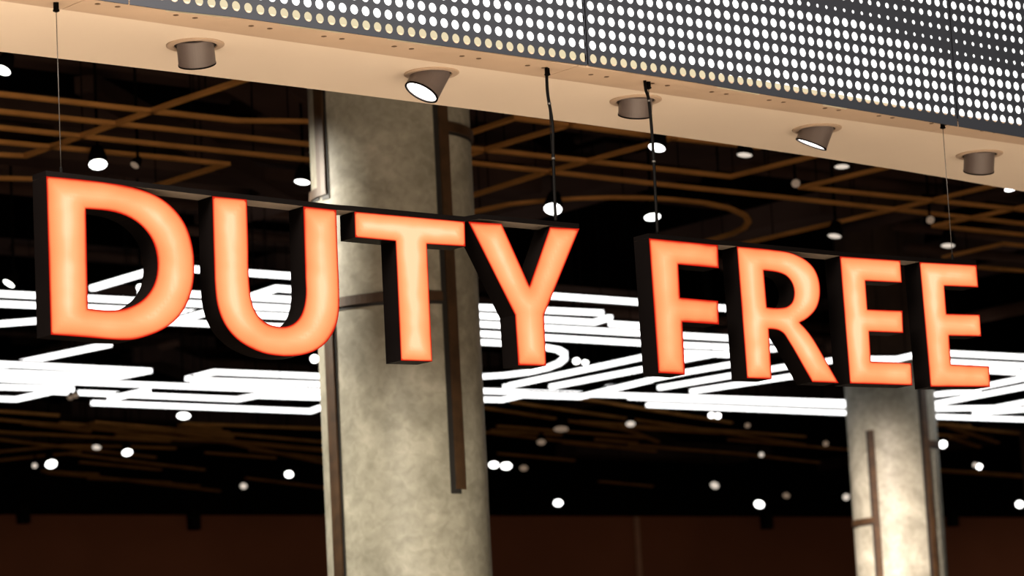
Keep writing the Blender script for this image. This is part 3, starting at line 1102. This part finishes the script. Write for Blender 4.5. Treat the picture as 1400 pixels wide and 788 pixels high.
S, F_, DM = 'lens', 'lens_soft', 'lens_dim'
CS = [
    (3, 96, 28, 15, S, 0.3), (134, 225, 29, 17, S, -0.15), (413, 249, 25, 9, S, 0.1), (756, 286, 28, 18, S, 0.1), (898, 202, 27, 12, S, 0.25),
    (892, 297, 26, 12, S, -0.1), (1018, 212, 25, 8, F_, 0.1), (1151, 228, 24, 8, F_, 0), (1141, 323, 22, 8, F_, 0.15), (1296, 336, 22, 8, F_, 0.05), (1382, 258, 20, 9, S, -0.2),
    (1272, 301, 11, 11, DM, 0), (1088, 251, 9, 9, DM, 0), (184, 226, 12, 8, DM, 0.5),
    (12, 388, 20, 9, S, 0.5), (192, 394, 9, 9, S, 0), (430, 491, 13, 13, S, 0), (788, 494, 11, 10, S, 0), (800, 496, 10, 8, S, 0),
    (251, 569, 21, 12, S, -0.05), (70, 635, 18, 13, S, -0.4), (47.5, 637, 7, 9, F_, 0), (132, 612, 14, 9, F_, 0), (174, 619, 16, 11, S, -0.3), (96, 544, 9, 7, DM, 0),
    (395, 649, 13, 11, S, 0), (333, 665, 11, 10, F_, 0), (675, 636, 15, 11, S, 0), (692, 637.5, 17, 12, S, 0), (716, 640.5, 13, 10, DM, 0),
    (767, 587, 24, 11, DM, 0), (763, 688, 14, 11, S, 0), (862, 580, 15, 10, F_, 0), (972.5, 568.3, 9, 10, S, 0), (981.5, 569, 9.5, 10, S, 0), (977, 664, 14, 11, F_, 0.5),
    (1038, 690, 15, 12, S, 0.4), (1075, 678, 11, 9, DM, 0.3), (1157, 680, 11, 11, F_, 0), (1041, 622, 7, 10, F_, 0), (1022, 582, 9, 8, DM, 0), (1129, 607, 9, 9, DM, 0),
    (1289, 608, 13, 12, S, 0), (1333, 636, 7, 11, F_, 0), (1339, 638.5, 9, 11, S, 0), (1394, 690, 12, 11, S, 0.3), (740, 605, 14, 10, DM, 0), (103, 541, 8, 7, DM, 0),
]
for x, y, w, h, kind, t in CS:
    ceiling_spot(x, y, w, h, kind, ZG - 0.12, t)

# small black boxes hanging in front of the russet wall
for x, y in ((265, 712), (1048, 712), (1302, 709), (32, 703)):
    p = on_plane(x, y, wa - wn * 1.0, wn)
    root = empty('hanging_box', tuple(p))
    tag(root, 'small black box hanging in front of the russet wall', 'hanging box', 'black boxes before the russet wall')
    MB().box(p, wd * 0.09, wn * 0.09, Z * 0.16).build('housing', 'black_matt', root)
    MB().cyl(p + Z * 0.16, Vector((p.x, p.y, ZC - 0.001)), 0.012, 0.012, 6).build('stem', 'black_matt', root)

# ================================================================== ducts and pipes above the raft
rng = random.Random(21)
for k in range(110):
    x, y = rng.uniform(-60, 1450), rng.uniform(80, 640)
    z = rng.uniform(7.1, 8.8)
    c = on_z(x, y, z)
    if (c - P0).dot(D2) < 4: continue
    along = D1 if rng.random() < 0.62 else (D2 if rng.random() < 0.7 else (D1 * 0.8 + D2 * 0.6).normalized())
    L = rng.uniform(0.5, 3.2)
    if rng.random() < 0.55:
        r = rng.uniform(0.03, 0.08)
        o = MB().cyl(c - along * L, c + along * L, r, r, 12).build('ceiling_pipe', 'pipe', None, True)
        tag(o, 'dusty pipe over the battens, ' + place(x, y), 'pipe', 'pipes above the battens')
    else:
        side = Vector((-along.y, along.x, 0))
        o = MB().box(c, along * L, side * rng.uniform(0.08, 0.28), Z * rng.uniform(0.04, 0.12)).build('ceiling_duct', 'duct')
        tag(o, 'dull flat duct over the battens, ' + place(x, y), 'duct', 'ducts above the battens')

# light of the soffit spotlights
p, ax = spot_pos[1]
spot_lamp('soffit_spot_lamp', p + ax * 0.16, ax, 60, (1.0, 0.93, 0.82), math.radians(70), 0.6, 0.06)
p, ax = spot_pos[3]
spot_lamp('soffit_spot_lamp', p + ax * 0.13, ax, 40, (1.0, 0.93, 0.82), math.radians(70), 0.6, 0.06)
p, ax = spot_pos[0]
spot_lamp('soffit_spot_lamp', p + ax * 0.17, cl.c + Z * 2.9 - p, 2300, (1.0, 0.92, 0.76), math.radians(27), 0.9, 0.05)
# unseen spotlight left of the near column; spot added to brighten the far column
q = cl.pt(-95, 3.2, 6.3)
spot_lamp('unseen_column_spot', q, cl.c + Z * 4.2 - q, 950, (1.0, 0.92, 0.78), math.radians(60), 0.6, 0.06)
q = cr.pt(-14, 9.0, 5.6)
spot_lamp('unseen_column_spot', q, cr.c + Z * 3.2 - q, 10500, (1.0, 0.85, 0.74), math.radians(40), 1.0, 0.06)
# fill light added to brighten the far wall; no such fitting there
wm = (wa + wb) / 2
lamp = area_lamp('added_wall_lamp', (wm.x - wn.x * 1.6, wm.y - wn.y * 1.6, 6.9), 40, 0.3, 15, (1.0, 0.78, 0.58), wn * 1.0 - Z * 0.8)
lamp.rotation_euler = Matrix((wd, -(wn * 0.62 - Z * 0.78).cross(wd), -(wn * 0.62 - Z * 0.78))).transposed().to_euler()
